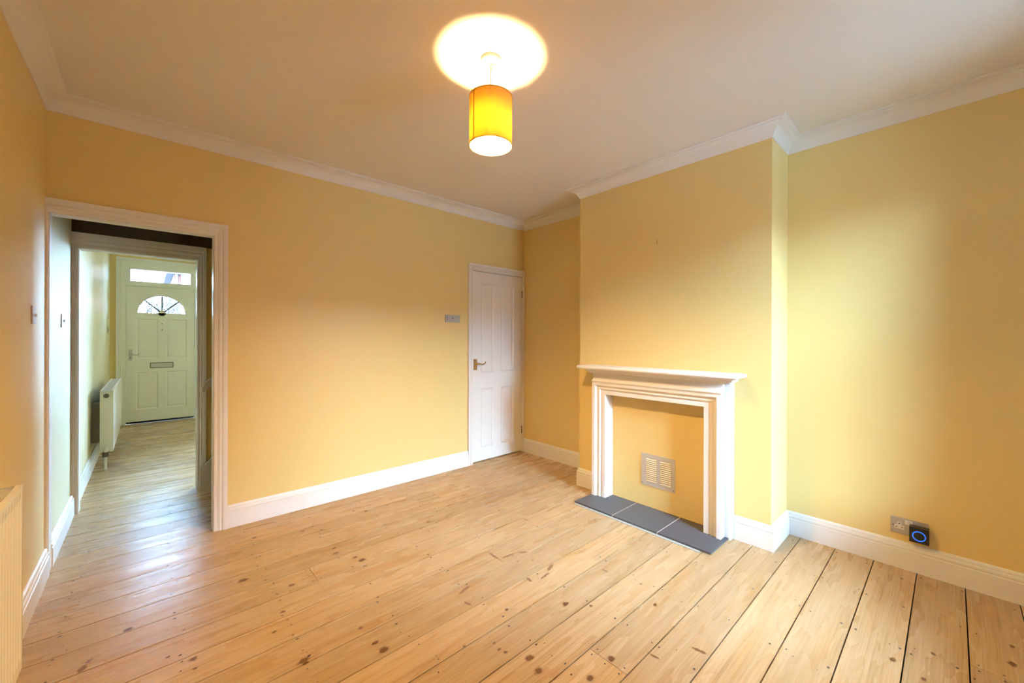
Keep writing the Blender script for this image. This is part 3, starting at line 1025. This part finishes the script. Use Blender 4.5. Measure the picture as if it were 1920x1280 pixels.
# ------------------------------------------------------------------ wall fittings
so = empty('wall_socket', (XR, 0.158, 0.232))
tag(so, 'brushed steel double power socket low on the right alcove wall', 'socket')
rbox('socket_plate', (XR - 0.005, XR - 0.0003, 0.083, 0.234, 0.189, 0.279), 'steel', so, 0.0015)
xw = XR - 0.0056
for cy in (0.198, 0.118):
    ins = finish('socket_insert', boxes((xw - 0.0005, xw + 0.001, cy - 0.008, cy + 0.008, 0.236, 0.254), (xw - 0.0005, xw + 0.001, cy - 0.020, cy + 0.020, 0.216, 0.236)), 'white_plastic', so)
    for dy, dz, w, h in ((0, 0.246, 0.0035, 0.007), (-0.0115, 0.226, 0.006, 0.0035), (0.0115, 0.226, 0.006, 0.0035)):
        finish('pin_hole', boxes((xw - 0.0012, xw, cy + dy - w / 2 - 0.0012, cy + dy + w / 2 + 0.0012, dz - h / 2, dz + h / 2)), 'hole', ins)
for cy in (0.168, 0.152):
    rbox('rocker_switch', (xw - 0.003, xw + 0.001, cy - 0.0075, cy + 0.0075, 0.249, 0.272), 'white_plastic', so, 0.001)
for cy in (0.223, 0.094):
    finish('screw', lathe([(0.0035, -0.001), (0.0035, 0.001), (0, 0.001)], (xw, cy, 0.234), 'X', 10), 'dark_metal', so)
pl = empty('plug_in_device', (XR - 0.03, 0.118, 0.218))
tag(pl, 'square black plug-in device with a glowing blue ring in the steel socket', 'plug')
rbox('body', (XR - 0.052, XR - 0.012, 0.080, 0.156, 0.178, 0.259), 'black_plastic', pl, 0.007, 4)
rbox('plug', (XR - 0.0135, XR - 0.0075, 0.096, 0.140, 0.206, 0.250), 'black_plastic', pl, 0.002)
finish('light_ring', sweep([((XR - 0.0522, 0.118, 0.216), (0, math.cos(2 * math.pi * k / 40), math.sin(2 * math.pi * k / 40)), (-1, 0, 0)) for k in range(40)],
                           [(0.0225, 0), (0.0265, 0), (0.0265, 0.0012), (0.0225, 0.0012)], True), 'blue_led', pl)

th = empty('thermostat_plate', (2.196, YB, 1.47))
tag(th, 'small grey plastic plate on the yellow wall left of the cupboard door', 'wall plate')
rbox('base_plate', (2.112, 2.278, YB - 0.012, YB - 0.0003, 1.436, 1.508), 'grey_plastic', th, 0.003)
rbox('terminal_cover', (2.114, 2.140, YB - 0.016, YB - 0.012, 1.440, 1.504), 'grey_plastic', th, 0.002)
for x, z in ((2.131, 1.484), (2.127, 1.462), (2.195, 1.478)):
    finish('screw', lathe([(0, -0.0175), (0.0045, -0.0175), (0.0045, -0.0115), (0, -0.0115)], (x, YB, z), 'Y', 10), 'dark_metal', th)
finish('screw', lathe([(0, -0.0135), (0.005, -0.0135), (0.005, -0.0115), (0, -0.0115)], (2.195, YB, 1.478), 'Y', 10), 'dark_metal', th)


def light_switch(y, z, label):
    r = empty('light_switch', (XL, y, z))
    tag(r, label, 'light switch', group='steel light switches on the left wall')
    rbox('switch_plate', (XL + 0.0003, XL + 0.006, y - 0.043, y + 0.043, z - 0.043, z + 0.043), 'steel', r, 0.0015)
    rbox('toggle', (XL + 0.006, XL + 0.013, y - 0.006, y + 0.006, z - 0.010, z + 0.008), 'chrome', r, 0.002)
    for dy in (-0.030, 0.030):
        finish('screw', lathe([(0.0035, 0.0055), (0.0035, 0.0068), (0, 0.0068)], (XL, y + dy, z), 'X', 10), 'dark_metal', r)


light_switch(2.965, 1.386, 'steel light switch on the yellow wall left of the open doorway')
light_switch(3.835, 1.386, 'steel light switch on the lobby wall between the two doorways')
light_switch(7.75, 1.386, 'tiny distant steel light switch beside the front door')


# ------------------------------------------------------------------ radiators (along the left wall, front facing +X)
def radiator(root, xb, xf, y0, y1, z0, z1, fluted=True):
    """panel radiator: rippled front and back panels, ribbed top grille, closed ends"""
    cap = 0.03
    # front panel
    prof = []
    y = y0 + 0.004
    if fluted:
        pitch = 0.0333
        n = int((y1 - y0 - 0.03) / pitch)
        st = (y1 - y0 - n * pitch) / 2
        prof.append(y0 + 0.004)
        ys = [(y0 + 0.004, 0)]
        for i in range(n):
            a = y0 + st + i * pitch
            ys += [(a + 0.003, 0), (a + 0.007, -0.0042), (a + pitch - 0.007, -0.0042), (a + pitch - 0.003, 0)]
        ys.append((y1 - 0.004, 0))
    else:
        ys = [(y0 + 0.004, 0), (y1 - 0.004, 0)]
    bm = bmesh.new()
    zs = [(z0 + 0.006, 0), (z0 + 0.040, 0), (z0 + 0.052, 1), (z1 - 0.052, 1), (z1 - 0.040, 0), (z1 - 0.006, 0)]
    rows = [[bm.verts.new((xf - 0.002 + d * k, yy, z)) for yy, d in ys] for z, k in zs]
    for A, B in zip(rows, rows[1:]):
        for i in range(len(ys) - 1):
            bm.faces.new((A[i], A[i + 1], B[i + 1], B[i]))
    back = [[bm.verts.new((xf - 0.012, yy, z)) for yy in (ys[0][0], ys[-1][0])] for z in (zs[0][0], zs[-1][0])]
    bm.faces.new((back[0][0], back[1][0], back[1][1], back[0][1]))
    finish('front_panel', bm, 'radiator', root, smooth=True)
    rbox('back_panel', (xb, xb + 0.010, y0 + 0.006, y1 - 0.006, z0 + 0.01, z1 - 0.006), 'radiator', root)
    for a, b in ((y0, y0 + 0.003), (y1 - 0.003, y1)):
        rbox('end_panel', (xb + 0.001, xf - 0.001, a, b, z0 + 0.004, z1 - 0.001), 'radiator', root, 0.001, 1)
    fr = rbox('top_rail', (xf - 0.016, xf, y0, y1, z1 - 0.012, z1), 'radiator', root, 0.004, 2)
    rbox('top_rail', (xb, xb + 0.014, y0, y1, z1 - 0.012, z1), 'radiator', root, 0.004, 2)
    gb = bmesh.new()
    yy = y0 + 0.01
    while yy < y1 - 0.01:
        bm_box(gb, xb + 0.014, xf - 0.016, yy, yy + 0.006, z1 - 0.008, z1 - 0.003)
        yy += 0.012
    finish('top_grille', gb, 'radiator', root)
    finish('convector', boxes((xb + 0.014, xf - 0.018, y0 + 0.02, y1 - 0.02, z0 + 0.05, z1 - 0.02)), 'radiator_dark', root)
    for y in (y0 + 0.15, y1 - 0.15):
        finish('wall_bracket', boxes((XL + 0.0005, xb, y - 0.02, y + 0.02, z0 + 0.08, z1 - 0.12)), 'radiator_dark', root)


r1 = empty('panel_radiator', (-0.34, 1.44, 0))
tag(r1, 'white ribbed panel radiator in the near left corner under the switch', 'radiator')
radiator(r1, -0.378, -0.300, 0.84, 2.036, 0.20, 0.80)
finish('air_vent_plug', lathe([(0, 0), (0.007, 0), (0.007, 0.006), (0, 0.006)], (-0.345, 2.036, 0.775), 'Y', 12), 'chrome', r1)
for y in (0.90, 1.97):
    finish('pipe', tube([(-0.34, y, 0.0), (-0.34, y, 0.215)], 0.0075, 10), 'chrome', r1, smooth=True)

r2 = empty('panel_radiator', (-0.30, 6.3, 0))
tag(r2, 'smooth white radiator on the front room wall seen through both doorways', 'radiator')
radiator(r2, -0.345, -0.250, 5.53, 7.12, 0.163, 0.760, fluted=False)
finish('side_plug', lathe([(0, -0.006), (0.010, -0.006), (0.012, -0.010), (0.020, -0.010), (0.022, 0.0), (0, 0.0)], (-0.300, 5.53, 0.712), 'Y', 20), 'dark_metal', r2, smooth=True)
finish('valve', bev(boxes((-0.325, -0.280, 5.475, 5.53, 0.128, 0.172)), 0.008, 2), 'dark_metal', r2, smooth=True)
finish('valve_cap', lathe([(0.0, 0.172), (0.014, 0.172), (0.016, 0.180), (0.015, 0.215), (0.010, 0.222), (0, 0.222)], (-0.300, 5.495, 0), 'Z', 16), 'white_plastic', r2, smooth=True)
finish('pipe', tube([(-0.303, 5.497, 0.0), (-0.303, 5.497, 0.130)], 0.011, 10), 'white_plastic', r2, smooth=True)

# ------------------------------------------------------------------ stairs rising to the right out of the lobby
stt = empty('staircase', (0.43, 3.82, 0))
tag(stt, 'painted staircase rising right out of the dark lobby behind the wall', 'staircase')
for i in range(8):
    x = 0.50 + i * 0.215
    rbox('riser', (x, x + 0.02, YB2 + 0.03, YL - 0.055, i * 0.20 + 0.001, (i + 1) * 0.20 - 0.025), 'stair', stt, 0.001, 1)
    rbox('tread', (x - 0.02, x + 0.235, YB2 + 0.03, YL - 0.055, (i + 1) * 0.20 - 0.025, (i + 1) * 0.20), 'stair', stt, 0.004, 2)
stg = [(0.325, 0.0), (0.325, 0.186), (0.345, 0.205), (0.44, 0.30), (2.2, 1.937), (2.2, 1.60), (0.46, 0.0)]
finish('wall_string', sweep([((0, YL - 0.052, 0), (1, 0, 0), (0, 0, 1)), ((0, YL - 0.0245, 0), (1, 0, 0), (0, 0, 1))], stg), 'stair', stt)
hr = [(0.334, 0.828), (0.334, 0.862), (0.352, 0.905), (2.2, 2.56), (2.2, 2.49), (0.362, 0.845), (0.348, 0.826)]
finish('handrail', bev(sweep([((0, YL - 0.085, 0), (1, 0, 0), (0, 0, 1)), ((0, YL - 0.040, 0), (1, 0, 0), (0, 0, 1))], hr), 0.004, 2), 'stair', stt, smooth=True)
for x in (0.75, 1.6):
    z = 0.845 + (x - 0.362) * (2.49 - 0.845) / (2.2 - 0.362)
    finish('rail_bracket', tube([(x, YL - 0.0005, z - 0.06), (x, YL - 0.06, z - 0.05), (x, YL - 0.06, z + 0.01)], 0.006, 8), 'brass', stt, smooth=True)

# ------------------------------------------------------------------ outside the front door
g = finish('ground', boxes((-40, 40, YD2 + 0.001, 60, -0.4, -0.15), (-40, 40, -40, YN - 0.301, -0.4, -0.15)), 'ground')
tag(g, 'grey ground outside the house', 'ground', **HS)
# unseen brick blocks added outside the back window to cut the sky light
o = finish('side_sky_blocker', boxes((3.9, 7.5, -6.0, YN - 0.32, -0.15, 3.7)), 'brick')
tag(o, 'unseen brick block added beside the yard to cut the sky light', 'sky blocker', **HS)
o = finish('rear_sky_blocker', boxes((-20, 25, -32, -24, -0.15, 6.2)), 'brick')
tag(o, 'unseen brick block added behind the yards to cut the low sky', 'sky blocker', **HS)
hs = empty('brick_house', (4.8, 24, -0.15))
tag(hs, 'red brick house across the street seen through the top light', 'house')
finish('house_wall', boxes((0.80, 9.0, 22.0, 28.0, -0.15, 4.02)), 'brick', hs)
rf = bmesh.new()
rp = [(21.6, 3.95), (21.6, 4.08), (25.0, 6.4), (28.4, 4.08), (28.4, 3.95)]
A = [rf.verts.new((0.55, y, z)) for y, z in rp]
B = [rf.verts.new((9.2, y, z)) for y, z in rp]
rf.faces.new(A)
rf.faces.new(B[::-1])
for i in range(5):
    rf.faces.new((A[i], B[i], B[(i + 1) % 5], A[(i + 1) % 5]))
finish('roof', rf, 'roof', hs)
finish('downpipe', tube([(0.88, 21.94, -0.15), (0.88, 21.94, 3.95)], 0.045, 8), 'dark_metal', hs, smooth=True)
hw = finish('window', boxes((1.03, 1.20, 21.93, 22.0, 2.2, 3.94), (1.90, 2.05, 21.93, 22.0, 2.2, 3.94), (1.20, 1.90, 21.93, 22.0, 3.80, 3.94), (1.20, 1.90, 21.93, 22.0, 2.2, 2.34)), 'white', hs)
finish('pane', boxes((1.20, 1.90, 21.96, 21.99, 2.34, 3.80)), 'glass', hw)
gw = finish('garden_wall', bev(boxes((-6, 0.79, 20.0, 20.25, -0.15, 2.15)), 0.01, 1), 'brick')
tag(gw, 'low red brick garden wall seen through the fanlight', 'wall')
random.seed(11)
sb = bmesh.new()


def branch(p, d, ln, r, lvl):
    q = p + d * ln
    if q.z > 2.42:
        d.z = abs(d.z) * -0.3
        q = p + d * ln
    tube([p, (p + q) / 2 + Vector((random.uniform(-1, 1), random.uniform(-1, 1), random.uniform(-1, 1))) * ln * 0.06, q], [r, r * 0.85, r * 0.7], 5, sb)
    if lvl == 0:
        return
    for _ in range(3):
        e = (d + Vector((random.uniform(-1, 1), random.uniform(-1, 1), random.uniform(-0.5, 0.9))) * 0.75).normalized()
        branch(p + d * ln * random.uniform(0.55, 1.0), e, ln * random.uniform(0.55, 0.8), r * 0.6, lvl - 1)


for x in (-0.35, 0.15, 0.6):
    for _ in range(3):
        branch(Vector((x + random.uniform(-0.1, 0.1), 13.0 + random.uniform(-0.3, 0.3), -0.15)), Vector((random.uniform(-0.25, 0.25), random.uniform(-0.2, 0.2), 1)).normalized(), 1.25, 0.022, 4)
o = finish('bare_shrub', sb, 'bark')
tag(o, 'bare twiggy shrub outside seen through the fanlight', 'shrub')
